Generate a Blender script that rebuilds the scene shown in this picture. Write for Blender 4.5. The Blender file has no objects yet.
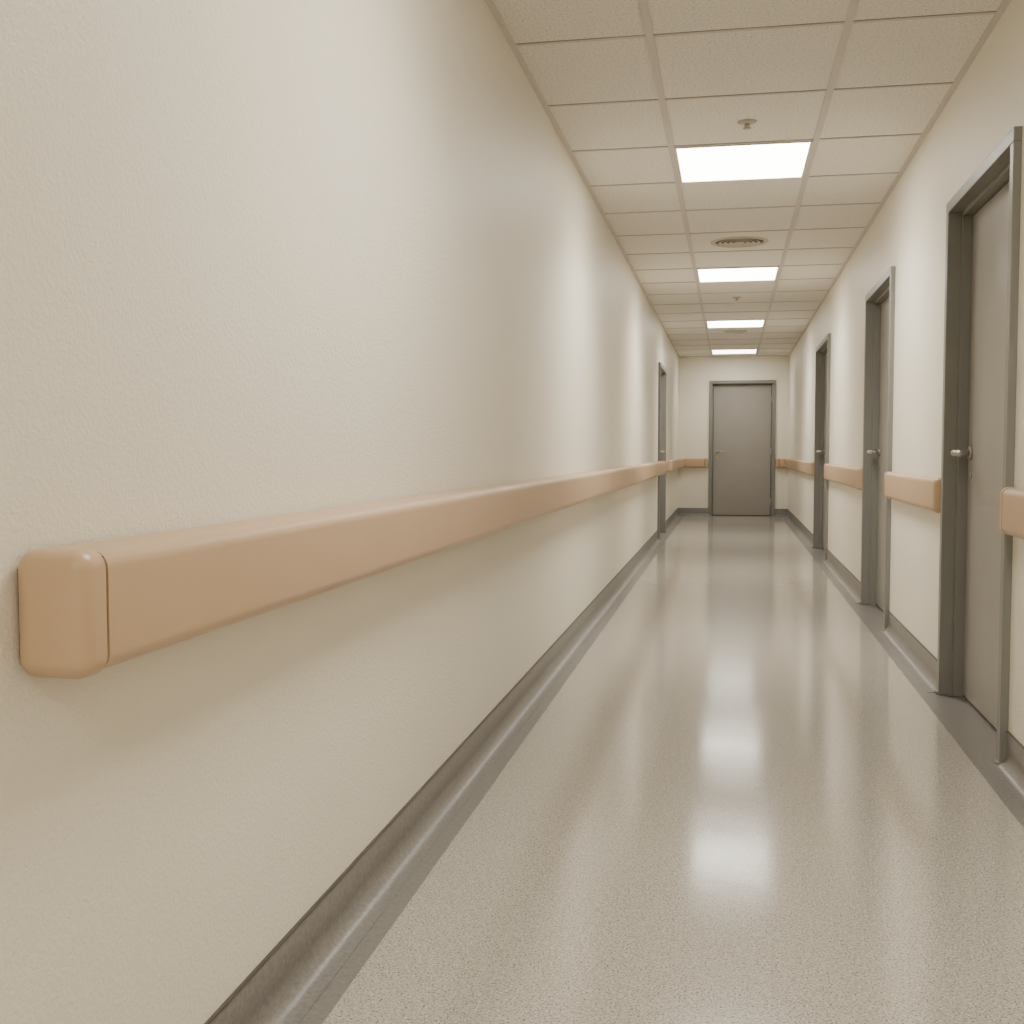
import bpy, bmesh, math
from mathutils import Vector, Matrix

scene = bpy.context.scene
try:
    scene.view_settings.view_transform = 'AgX'
    scene.view_settings.look = 'None'
except Exception:
    pass

# ------------------------------------------------------------------ dimensions
XL, XR = -0.79, 0.875        # corridor wall faces
YB, YE = -4.0, 17.9          # back / end walls
HC = 2.45                    # ceiling
EMIT = 15.0
POWER = 25.0
PF = [2.3, 0.55, 1.0, 1.0, 0.85, 0.25]

# ------------------------------------------------------------------ materials
def s2l(c):
    return tuple(((v/255)/12.92 if v/255 <= 0.04045 else ((v/255+0.055)/1.055)**2.4) for v in c) + (1.0,)

def new_mat(name):
    m = bpy.data.materials.new(name); m.use_nodes = True
    nt = m.node_tree
    b = nt.nodes['Principled BSDF']
    return m, nt, b

def coords(nt, scale=(1,1,1)):
    tc = nt.nodes.new('ShaderNodeTexCoord')
    mp = nt.nodes.new('ShaderNodeMapping'); mp.inputs['Scale'].default_value = scale
    nt.links.new(tc.outputs['Object'], mp.inputs['Vector'])
    return mp.outputs['Vector']

def noise(nt, vec, scale, detail=2, rough=0.5):
    n = nt.nodes.new('ShaderNodeTexNoise')
    n.inputs['Scale'].default_value = scale; n.inputs['Detail'].default_value = detail
    n.inputs['Roughness'].default_value = rough
    nt.links.new(vec, n.inputs['Vector'])
    return n.outputs['Fac']

def ramp(nt, fac, stops):
    r = nt.nodes.new('ShaderNodeValToRGB')
    el = r.color_ramp.elements
    el[0].position, el[0].color = stops[0]
    el[1].position, el[1].color = stops[-1]
    for p, c in stops[1:-1]:
        e = el.new(p); e.color = c
    nt.links.new(fac, r.inputs['Fac'])
    return r.outputs['Color']

def mix(nt, fac, a, b, mode='MIX'):
    m = nt.nodes.new('ShaderNodeMix'); m.data_type = 'RGBA'; m.blend_type = mode
    for s, v in ((m.inputs[0], fac), (m.inputs[6], a), (m.inputs[7], b)):
        if hasattr(v, 'links'): nt.links.new(v, s)
        else: s.default_value = v
    return m.outputs[2]

def bump(nt, b, h, strength, dist):
    bp = nt.nodes.new('ShaderNodeBump'); bp.inputs['Strength'].default_value = strength
    bp.inputs['Distance'].default_value = dist
    nt.links.new(h, bp.inputs['Height']); nt.links.new(bp.outputs['Normal'], b.inputs['Normal'])

def simple(name, col, rough, var=0.04, nscale=6, metallic=0, bstr=0.0, bscale=300, bdist=0.0005):
    m, nt, b = new_mat(name)
    v = coords(nt)
    c = s2l(col)
    lo = tuple(x*(1-var) for x in c[:3])+(1,); hi = tuple(min(1, x*(1+var)) for x in c[:3])+(1,)
    nt.links.new(ramp(nt, noise(nt, v, nscale, 3), [(0.3, lo), (0.7, hi)]), b.inputs['Base Color'])
    b.inputs['Roughness'].default_value = rough; b.inputs['Metallic'].default_value = metallic
    if bstr: bump(nt, b, noise(nt, v, bscale, 2), bstr, bdist)
    return m

# painted wall - orange-peel emulsion
M_WALL, nt, b = new_mat('wall_paint')
v = coords(nt)
c1 = s2l((234, 227, 210)); c2 = s2l((236, 230, 214))
nt.links.new(ramp(nt, noise(nt, v, 1.5, 3), [(0.3, c1), (0.7, c2)]), b.inputs['Base Color'])
b.inputs['Roughness'].default_value = 0.42
b.inputs['Specular IOR Level'].default_value = 0.35
bump(nt, b, noise(nt, v, 150, 3, 0.6), 0.8, 0.0028)

# floor vinyl with flecks
M_FLOOR, nt, b = new_mat('vinyl_floor')
v = coords(nt)
base = ramp(nt, noise(nt, v, 60, 4, 0.65), [(0.3, s2l((158, 152, 141))), (0.7, s2l((174, 168, 157)))])
dark = ramp(nt, noise(nt, v, 230, 2, 0.6), [(0.56, (0,0,0,1)), (0.61, (1,1,1,1))])
col = mix(nt, dark, base, s2l((92, 82, 70)))
vv = nt.nodes.new('ShaderNodeMapping'); vv.inputs['Location'].default_value = (3.1, 7.7, 1.3)
nt.links.new(v, vv.inputs['Vector'])
light = ramp(nt, noise(nt, vv.outputs[0], 200, 2, 0.6), [(0.58, (0,0,0,1)), (0.65, (1,1,1,1))])
col = mix(nt, light, col, s2l((204, 198, 187)))
nt.links.new(col, b.inputs['Base Color'])
rr = nt.nodes.new('ShaderNodeMapRange'); rr.inputs['To Min'].default_value = 0.10; rr.inputs['To Max'].default_value = 0.16
nt.links.new(noise(nt, v, 5, 4), rr.inputs['Value']); nt.links.new(rr.outputs[0], b.inputs['Roughness'])
b.inputs['Specular IOR Level'].default_value = 0.5
bump(nt, b, noise(nt, v, 9, 2), 0.10, 0.002)

# grey sheet vinyl for cove skirting / border
M_COVE, nt, b = new_mat('cove_vinyl')
v = coords(nt)
base = ramp(nt, noise(nt, v, 90, 4, 0.7), [(0.3, s2l((100, 97, 92))), (0.7, s2l((130, 126, 120)))])
nt.links.new(base, b.inputs['Base Color']); b.inputs['Roughness'].default_value = 0.33
bump(nt, b, noise(nt, v, 14, 2), 0.1, 0.002)

# ceiling tile
M_TILE, nt, b = new_mat('ceiling_tile_mineral')
v = coords(nt)
base = ramp(nt, noise(nt, v, 110, 4, 0.75), [(0.32, s2l((190, 184, 172))), (0.5, s2l((234, 229, 219))), (0.7, s2l((242, 238, 229)))])
nt.links.new(base, b.inputs['Base Color']); b.inputs['Roughness'].default_value = 0.9
bump(nt, b, noise(nt, v, 160, 3, 0.7), 0.5, 0.002)

M_GRID = simple('ceiling_grid_enamel', (205, 197, 190), 0.5, 0.02)
M_SHADOWGAP = simple('shadow_gap', (112, 104, 93), 0.9, 0.02)
M_RAIL = simple('handrail_vinyl', (191, 162, 130), 0.36, 0.02, 3, bstr=0.12, bscale=500, bdist=0.0004)
M_FRAME = simple('frame_grey_paint', (126, 125, 118), 0.4, 0.03, 4, bstr=0.05)
M_DOOR = simple('door_grey_laminate', (150, 145, 138), 0.38, 0.035, 3, bstr=0.05)
M_STEEL = simple('brushed_steel', (176, 170, 160), 0.32, 0.03, 20, metallic=0.85)
M_DARK = simple('dark_rubber', (30, 26, 22), 0.8, 0.05)
M_WHITE = simple('white_plastic', (214, 207, 194), 0.5, 0.02)
M_VENT = simple('vent_enamel', (196, 188, 174), 0.5, 0.02)
M_BEAD = simple('skirting_bead', (78, 74, 69), 0.5, 0.03)

def light_mat(k):
    m, nt, b = new_mat('light_diffuser')
    b.inputs['Base Color'].default_value = (0.9, 0.9, 0.88, 1)
    b.inputs['Emission Color'].default_value = (1.0, 0.96, 0.885, 1)
    b.inputs['Emission Strength'].default_value = EMIT*k
    return m
M_LIGHT = light_mat(1.0); M_LIGHT_DIM = light_mat(0.65)  # second one is dimmed, for the last fixture by the end wall

# ------------------------------------------------------------------ mesh helpers
def add_box(bm, lo, hi, mi=0, bev=0.0, seg=2):
    ret = bmesh.ops.create_cube(bm, size=1.0)
    vs = ret['verts']
    for vt in vs:
        vt.co = Vector([lo[i] + (vt.co[i]+0.5)*(hi[i]-lo[i]) for i in range(3)])
    faces = set(f for vt in vs for f in vt.link_faces)
    for f in faces: f.material_index = mi
    if bev > 0:
        edges = list(set(e for vt in vs for e in vt.link_edges))
        r = bmesh.ops.bevel(bm, geom=edges, offset=bev, segments=seg, profile=0.5, affect='EDGES')
        for f in r['faces']: f.material_index = mi; f.smooth = True
    return vs

def finish(bm, name, mats, parent=None, smooth=False):
    bmesh.ops.recalc_face_normals(bm, faces=bm.faces)
    me = bpy.data.meshes.new(name); bm.to_mesh(me); bm.free()
    for m in mats: me.materials.append(m)
    if smooth:
        for p in me.polygons: p.use_smooth = True
    o = bpy.data.objects.new(name, me); scene.collection.objects.link(o)
    if parent: o.parent = parent
    return o

def boxes(name, lst, mats, parent=None):
    """lst of (lo, hi, matindex, bevel)"""
    bm = bmesh.new()
    for lo, hi, mi, bev in lst: add_box(bm, lo, hi, mi, bev)
    return finish(bm, name, mats, parent)

def cyl(bm, p0, p1, r0, r1=None, seg=32, mi=0):
    r1 = r0 if r1 is None else r1
    p0, p1 = Vector(p0), Vector(p1); d = p1-p0
    rot = d.to_track_quat('Z', 'Y').to_matrix().to_4x4()
    mtx = Matrix.Translation((p0+p1)/2) @ rot
    r = bmesh.ops.create_cone(bm, cap_ends=True, segments=seg, radius1=r0, radius2=r1, depth=d.length, matrix=mtx)
    for f in set(f for vt in r['verts'] for f in vt.link_faces):
        f.material_index = mi
        if len(f.verts) == 4: f.smooth = True

def extrude_profile(bm, pts, fn, a0, a1, mi=0, smooth_idx=None):
    """pts: closed 2D profile; fn(p, a)->3D"""
    v0 = [bm.verts.new(fn(p, a0)) for p in pts]; v1 = [bm.verts.new(fn(p, a1)) for p in pts]
    n = len(pts)
    for i in range(n):
        f = bm.faces.new((v0[i], v0[(i+1) % n], v1[(i+1) % n], v1[i])); f.material_index = mi
        f.smooth = smooth_idx is None or i in smooth_idx
    bm.faces.new(v0).material_index = mi; bm.faces.new(v1[::-1]).material_index = mi

def empty(name, loc=(0,0,0)):
    e = bpy.data.objects.new(name, None); e.empty_display_size = 0.2
    scene.collection.objects.link(e); return e

# ------------------------------------------------------------------ doors (y0,y1,top)
R_DOORS = [(3.80, 4.92, 2.00), (6.54, 7.74, 2.005), (10.60, 12.10, 2.05)]
L_DOORS = [(12.80, 14.05, 1.985)]
E_DOOR = (-0.322, 0.680, 2.08)
WT = 0.16

def side_wall(name, x0, x1, doors):
    L = []; y = YB
    for (a, bb, t) in doors:
        L.append(((x0, y, 0), (x1, a+0.02, HC+0.1), 0, 0))
        L.append(((x0, a+0.02, t-0.02), (x1, bb-0.02, HC+0.1), 0, 0))
        y = bb-0.02
    L.append(((x0, y, 0), (x1, YE, HC+0.1), 0, 0))
    return boxes(name, L, [M_WALL])

side_wall('wall_right', XR, XR+WT, R_DOORS)
side_wall('wall_left', XL-WT, XL, L_DOORS)
a, bb, t = E_DOOR
boxes('wall_end', [((XL-WT, YE, 0), (a+0.02, YE+WT, HC+0.1), 0, 0),
                   ((a+0.02, YE, t-0.02), (bb-0.02, YE+WT, HC+0.1), 0, 0),
                   ((bb-0.02, YE, 0), (XR+WT, YE+WT, HC+0.1), 0, 0)], [M_WALL])
boxes('wall_back', [((XL-WT, YB-WT, 0), (XR+WT, YB, HC+0.1), 0, 0)], [M_WALL])

# floor with inlaid border
BW = 0.10
boxes('floor', [((XL+BW, YB, -0.1), (XR-BW, YE-0.05, 0), 0, 0),
                ((XL-WT, YB-WT, -0.1), (XL+BW, YE+WT, 0), 1, 0),
                ((XR-BW, YB-WT, -0.1), (XR+WT, YE+WT, 0), 1, 0),
                ((XL+BW, YE-0.05, -0.1), (XR-BW, YE+WT, 0), 1, 0),
                ((XL+BW, YB-WT, -0.1), (XR-BW, YB, 0), 1, 0)], [M_FLOOR, M_COVE])

# ------------------------------------------------------------------ ceiling
GX = [-0.292, 0.382]
P = 0.742
GY = [4.10 + P*k for k in range(-10, 19)]
GY = [g for g in GY if YB < g < YE]
LIGHTS_K = [5.584 + 5*P*k for k in range(-2, 4)]
def is_light(y): return any(abs(y-l) < 0.02 for l in LIGHTS_K)
cl = []
xs = [XL] + GX + [XR]; ys = [YB] + GY + [YE]
TZ = HC + 0.005
for i in range(3):
    for j in range(len(ys)-1):
        if i == 1 and is_light(ys[j]): continue
        cl.append(((xs[i]+0.001, ys[j]+0.001, TZ), (xs[i+1]-0.001, ys[j+1]-0.001, TZ+0.02), 0, 0))
cl.append(((XL-WT, YB-WT, TZ+0.06), (XR+WT, YE+WT, TZ+0.16), 2, 0))   # slab over
for g in GX:
    cl.append(((g-0.014, YB, HC), (g+0.014, YE, TZ+0.03), 1, 0))
for g in GY:
    for i in range(3):
        x0 = xs[i] + (0.014 if i else 0.0); x1 = xs[i+1] - (0.014 if i < 2 else 0.0)
        cl.append(((x0, g-0.008, HC+0.001), (x1, g+0.008, TZ+0.03), 1, 0))
        cl.append(((x0, g-0.011, HC+0.0042), (x1, g+0.011, TZ+0.001), 2, 0))
cl.append(((XL, YB, HC-0.001), (XL+0.022, YE, TZ+0.03), 1, 0))
cl.append(((XR-0.022, YB, HC-0.001), (XR, YE, TZ+0.03), 1, 0))
cl.append(((XL, YE-0.022, HC-0.001), (XR, YE, TZ+0.03), 1, 0))
boxes('ceiling', cl, [M_TILE, M_GRID, M_SHADOWGAP])

for l, pf in zip(LIGHTS_K, PF):
    x0, x1 = GX[0]+0.014, GX[1]-0.014; y0, y1 = l+0.011, l+P-0.011
    w = 0.012
    root = empty('ceiling_light')
    bm = bmesh.new()
    z0, z1 = HC-0.003, HC+0.03
    add_box(bm, (x0, y0, z0), (x0+w, y1, z1), 0, 0.002); add_box(bm, (x1-w, y0, z0), (x1, y1, z1), 0, 0.002)
    add_box(bm, (x0+w, y0, z0), (x1-w, y0+w, z1), 0, 0.002); add_box(bm, (x0+w, y1-w, z0), (x1-w, y1, z1), 0, 0.002)
    add_box(bm, (x0+w-0.002, y0+w-0.002, HC+0.001), (x1-w+0.002, y1-w+0.002, HC+0.01), 1, 0)
    finish(bm, 'troffer', [M_WHITE, M_LIGHT_DIM if l > 16 else M_LIGHT], root)
    ld = bpy.data.lights.new('tube_array', 'AREA'); ld.shape = 'RECTANGLE'
    ld.size = x1-x0-2*w; ld.size_y = y1-y0-2*w
    ld.energy = POWER*pf; ld.color = (1.0, 0.96, 0.885); ld.spread = math.radians(130)
    lo = bpy.data.objects.new('tube_array', ld); scene.collection.objects.link(lo)
    lo.location = ((x0+x1)/2, (y0+y1)/2, HC-0.001); lo.parent = root

# ------------------------------------------------------------------ sprinklers, vents
def sprinkler(x, y):
    bm = bmesh.new()
    zc = TZ
    cyl(bm, (x, y, zc), (x, y, zc-0.004), 0.042, 0.042, 40)
    cyl(bm, (x, y, zc-0.004), (x, y, zc-0.009), 0.040, 0.026, 40)
    cyl(bm, (x, y, zc-0.008), (x, y, zc-0.015), 0.010, 0.010, 20, 1)
    for s in (-1, 1):
        cyl(bm, (x+s*0.010, y, zc-0.014), (x+s*0.003, y, zc-0.028), 0.0025, 0.0025, 10, 1)
    cyl(bm, (x, y, zc-0.014), (x, y, zc-0.028), 0.0025, 0.0025, 10, 1)
    cyl(bm, (x, y, zc-0.028), (x, y, zc-0.031), 0.018, 0.018, 24, 1)
    finish(bm, 'ceiling_sprinkler', [M_VENT, M_STEEL])
sprinkler(0.06, 5.23); sprinkler(0.05, 11.1)

def vent(x, y, R):
    bm = bmesh.new()
    def lathe(prof, mi):
        n = 56; rings = []
        for r, z in prof:
            rings.append([bm.verts.new((x+r*math.cos(2*math.pi*k/n), y+r*math.sin(2*math.pi*k/n), z)) for k in range(n)])
        for a_, b_ in zip(rings[:-1], rings[1:]):
            for k in range(n):
                f = bm.faces.new((a_[k], a_[(k+1)%n], b_[(k+1)%n], b_[k])); f.material_index = mi; f.smooth = True
    z = TZ
    lathe([(R, z), (R*0.97, z-0.008), (R*0.88, z-0.010), (R*0.83, z-0.004), (R*0.83, z)], 0)
    for q in (0.66, 0.48, 0.30):
        lathe([(R*q, z-0.002), (R*(q+0.07), z-0.009), (R*(q+0.03), z-0.010), (R*(q-0.03), z-0.002)], 0)
    cyl(bm, (x, y, z), (x, y, z-0.010), R*0.14, R*0.18, 32, 0)
    cyl(bm, (x, y, z), (x, y, z-0.0015), R*0.83, R*0.83, 48, 1)
    finish(bm, 'ceiling_air_diffuser', [M_VENT, M_BEAD])
vent(0.050, 8.18, 0.20)
vent(0.05, 14.2, 0.15)

# ------------------------------------------------------------------ cove skirting
def cove_profile():
    H, TH, R, W = 0.112, 0.004, 0.045, 0.060
    pts = [(0, 0), (0, H), (TH*0.5, H), (TH, H-0.003)]
    for k in range(13):
        a = math.pi/2*k/12
        pts.append((TH+R-R*math.cos(a), R+0.0015-R*math.sin(a)))
    pts += [(W, 0.0012), (W, 0)]
    return pts
CP = cove_profile()
def skirting(name, segs, fn):
    bm = bmesh.new()
    for s0, s1 in segs:
        extrude_profile(bm, CP, fn, s0, s1, 0)
        bp = [(0, 0.110), (0, 0.116), (0.004, 0.116), (0.006, 0.113), (0.004, 0.110)]
        extrude_profile(bm, bp, fn, s0, s1, 1)
    o = finish(bm, name, [M_COVE, M_BEAD])
    for p in o.data.polygons: p.use_smooth = len(p.vertices) == 4
    try: o.data.set_sharp_from_angle(angle=math.radians(35))
    except Exception: pass
    return o
def segs(doors, y0, y1, gap=0.0):
    out = []; y = y0
    for a_, b_, t_ in doors: out.append((y, a_-gap)); y = b_+gap
    out.append((y, y1)); return out
skirting('baseboard_left', segs(L_DOORS, YB, YE), lambda p, a: (XL+p[0], a, p[1]))
skirting('baseboard_right', segs(R_DOORS, YB, YE), lambda p, a: (XR-p[0], a, p[1]))
skirting('baseboard_end', [(XL, E_DOOR[0]), (E_DOOR[1], XR)], lambda p, a: (a, YE-p[0], p[1]))
skirting('baseboard_back', [(XL, XR)], lambda p, a: (a, YB+p[0], p[1]))

# ------------------------------------------------------------------ door builder
def build_door(name, mp, w, top, lever_at_end=True, lever=True):
    """mp(u,d,z)->world"""
    root = empty(name)
    def B(pname, lst, mats):
        L = []
        for (u0, d0, z0), (u1, d1, z1), mi, bev in lst:
            p, q = mp(u0, d0, z0), mp(u1, d1, z1)
            L.append((tuple(min(p[i], q[i]) for i in range(3)), tuple(max(p[i], q[i]) for i in range(3)), mi, bev))
        o = boxes(pname, L, mats); o.parent = root; return o
    F = []
    fw, pr = 0.045, 0.025
    F.append(((0, -pr, 0), (fw, 0.03, top-fw), 0, 0.003))
    F.append(((w-fw, -pr, 0), (w, 0.03, top-fw), 0, 0.003))
    F.append(((0, -pr, top-fw), (w, 0.03, top), 0, 0.003))
    f2 = 0.060
    F.append(((0.022, 0.028, 0), (f2, 0.15, top-f2), 0, 0.002))
    F.append(((w-f2, 0.028, 0), (w-0.022, 0.15, top-f2), 0, 0.002))
    F.append(((0.022, 0.028, top-f2), (w-0.022, 0.15, top-0.022), 0, 0.002))
    B('frame', F, [M_FRAME])
    B('seal', [((f2, 0.072, 0), (f2+0.006, 0.12, top-f2), 0, 0), ((w-f2-0.006, 0.072, 0), (w-f2, 0.12, top-f2), 0, 0),
               ((f2, 0.072, top-f2-0.006), (w-f2, 0.12, top-f2), 0, 0), ((f2, 0.075, 0.0), (w-f2, 0.11, 0.012), 0, 0)], [M_DARK])
    B('leaf', [((f2+0.006, 0.066, 0.010), (w-f2-0.006, 0.110, top-f2-0.006), 0, 0.002)], [M_DOOR])
    B('frame_shoe', [((-0.006, -pr-0.008, 0), (fw-0.01, 0.0, 0.014), 0, 0.003), ((w-fw+0.01, -pr-0.008, 0), (w+0.006, 0.0, 0.014), 0, 0.003)], [M_FRAME])
    hu = f2+0.002 if lever_at_end else w-f2-0.002
    bm = bmesh.new()
    for z in (0.22, 1.0, top-0.28):
        cyl(bm, mp(hu, 0.060, z-0.05), mp(hu, 0.060, z+0.05), 0.006, seg=14)
    finish(bm, 'hinges', [M_STEEL], root)
    if lever:
        s = -1 if lever_at_end else 1
        u = (w-f2-0.065) if lever_at_end else (f2+0.065)
        z = 0.992
        bm = bmesh.new()
        cyl(bm, mp(u, 0.066, z), mp(u, 0.056, z), 0.027, seg=32)
        cyl(bm, mp(u, 0.066, z-0.09), mp(u, 0.060, z-0.09), 0.018, seg=24)
        cyl(bm, mp(u, 0.058, z), mp(u, 0.008, z), 0.012, seg=20)
        pts = [(u, 0.008, z), (u+s*0.006, 0.001, z), (u+s*0.02, -0.003, z), (u+s*0.07, -0.003, z), (u+s*0.12, 0.002, z-0.002)]
        for p, q in zip(pts[:-1], pts[1:]): cyl(bm, mp(*p), mp(*q), 0.012, 0.011, 18)
        for p in pts:
            r = bmesh.ops.create_uvsphere(bm, u_segments=16, v_segments=10, radius=0.0118, matrix=Matrix.Translation(mp(*p)))
            for f in set(f for vt in r['verts'] for f in vt.link_faces): f.smooth = True
        finish(bm, 'lever_handle', [M_STEEL], root)
    return root

for i, (a_, b_, t_) in enumerate(R_DOORS):
    build_door('door_%d' % (i+1), (lambda y0: lambda u, d, z: (XR+d, y0+u, z))(a_), b_-a_, t_, True)
a_, b_, t_ = L_DOORS[0]
build_door('door_4', lambda u, d, z: (XL-d, a_+u, z), b_-a_, t_, True)
build_door('door_5', lambda u, d, z: (E_DOOR[0]+u, YE+d, z), E_DOOR[1]-E_DOOR[0], E_DOOR[2], False)

# ------------------------------------------------------------------ handrails
ZT, ZB = 0.887, 0.746
def rail_profile(dp=0.08, r=0.022, back=0.006):
    pts = [(back, ZB+0.004), (back, ZT-0.004), (back+0.004, ZT)]
    for k in range(9):
        a = math.pi/2*k/8
        pts.append((dp-r+r*math.sin(a), ZT-r+r*math.cos(a)))
    for k in range(9):
        a = math.pi/2*k/8
        pts.append((dp-r+r*math.cos(a), ZB+r-r*math.sin(a)))
    pts.append((back+0.004, ZB))
    return pts
def handrail(fn, s0, s1, cap0, cap1, dp):
    CL, G = 0.044, 0.007
    root = empty('handrail')
    bm = bmesh.new()
    r0 = s0 + (CL+G if cap0 else 0); r1 = s1 - (CL+G if cap1 else 0)
    extrude_profile(bm, rail_profile(dp), fn, r0, r1, 0)
    o = finish(bm, 'rail_cover', [M_RAIL], root)
    for p in o.data.polygons: p.use_smooth = True
    o.data.set_sharp_from_angle(angle=math.radians(30))
    bm = bmesh.new()
    pr = [(0, ZB+0.007), (0, ZT-0.007), (dp-0.006, ZT-0.007), (dp-0.006, ZB+0.007)]
    extrude_profile(bm, pr, fn, s0+0.030, s1-(0.030 if cap1 else 0.0), 0)
    pr = [(0, ZB+0.02), (0, ZT-0.02), (0.008, ZT-0.02), (0.008, ZB+0.02)]
    extrude_profile(bm, pr, fn, s0+0.018, s0+0.05, 0)
    finish(bm, 'retainer', [M_DARK], root)
    for flag, c0, c1, seam in ((cap0, s0, s0+CL, 1), (cap1, s1-CL, s1, 0)):
        if not flag: continue
        bm = bmesh.new()
        p = fn((0.0015, ZB-0.003), c0); q = fn((dp+0.001, ZT+0.003), c1)
        lo = [min(p[i], q[i]) for i in range(3)]; hi = [max(p[i], q[i]) for i in range(3)]
        add_box(bm, lo, hi, 0, 0)
        sm = Vector(fn((0, 0), c1 if seam else c0)); ax = Vector(fn((0, 0), 1)) - Vector(fn((0, 0), 0))
        sv = sm.dot(ax)
        def onseam(e_): return all(abs(vt.co.dot(ax)-sv) < 1e-5 for vt in e_.verts)
        ed = [e_ for e_ in bm.edges if not onseam(e_)]
        bmesh.ops.bevel(bm, geom=ed, offset=0.024, segments=10, profile=0.5, affect='EDGES')
        o = finish(bm, 'end_cap', [M_RAIL], root)
        for pp in o.data.polygons: pp.use_smooth = True
        o.data.set_sharp_from_angle(angle=math.radians(30))
    return root

fl = lambda p, a: (XL+p[0], a, p[1])
fr = lambda p, a: (XR-p[0], a, p[1])
fe = lambda p, a: (a, YE-p[0], p[1])
handrail(fl, 1.138, 12.76, True, True, 0.093)
handrail(fl, 14.10, YE-0.001, True, False, 0.093)
handrail(fr, YB+0.05, 3.73, True, True, 0.060)
handrail(fr, 4.93, 6.50, True, True, 0.048)
handrail(fr, 7.77, 10.57, True, True, 0.048)
handrail(fr, 12.13, YE-0.001, True, False, 0.048)
handrail(fe, XL+0.095, E_DOOR[0]-0.01, False, True, 0.06)
handrail(fe, E_DOOR[1]+0.01, XR-0.052, True, False, 0.06)

# ------------------------------------------------------------------ world + camera
w = bpy.data.worlds.new('World'); scene.world = w; w.use_nodes = True
w.node_tree.nodes['Background'].inputs[0].default_value = (1, 0.95, 0.88, 1)
w.node_tree.nodes['Background'].inputs[1].default_value = 0.05

cam = bpy.data.cameras.new('Camera'); co = bpy.data.objects.new('Camera', cam)
scene.collection.objects.link(co)
cam.sensor_width = 36; cam.lens = 36*1140/1024; cam.clip_start = 0.02
co.location = (0, 0, 1.0)
co.rotation_euler = (math.radians(90-3.063), 0, math.radians(10.81))
scene.camera = co
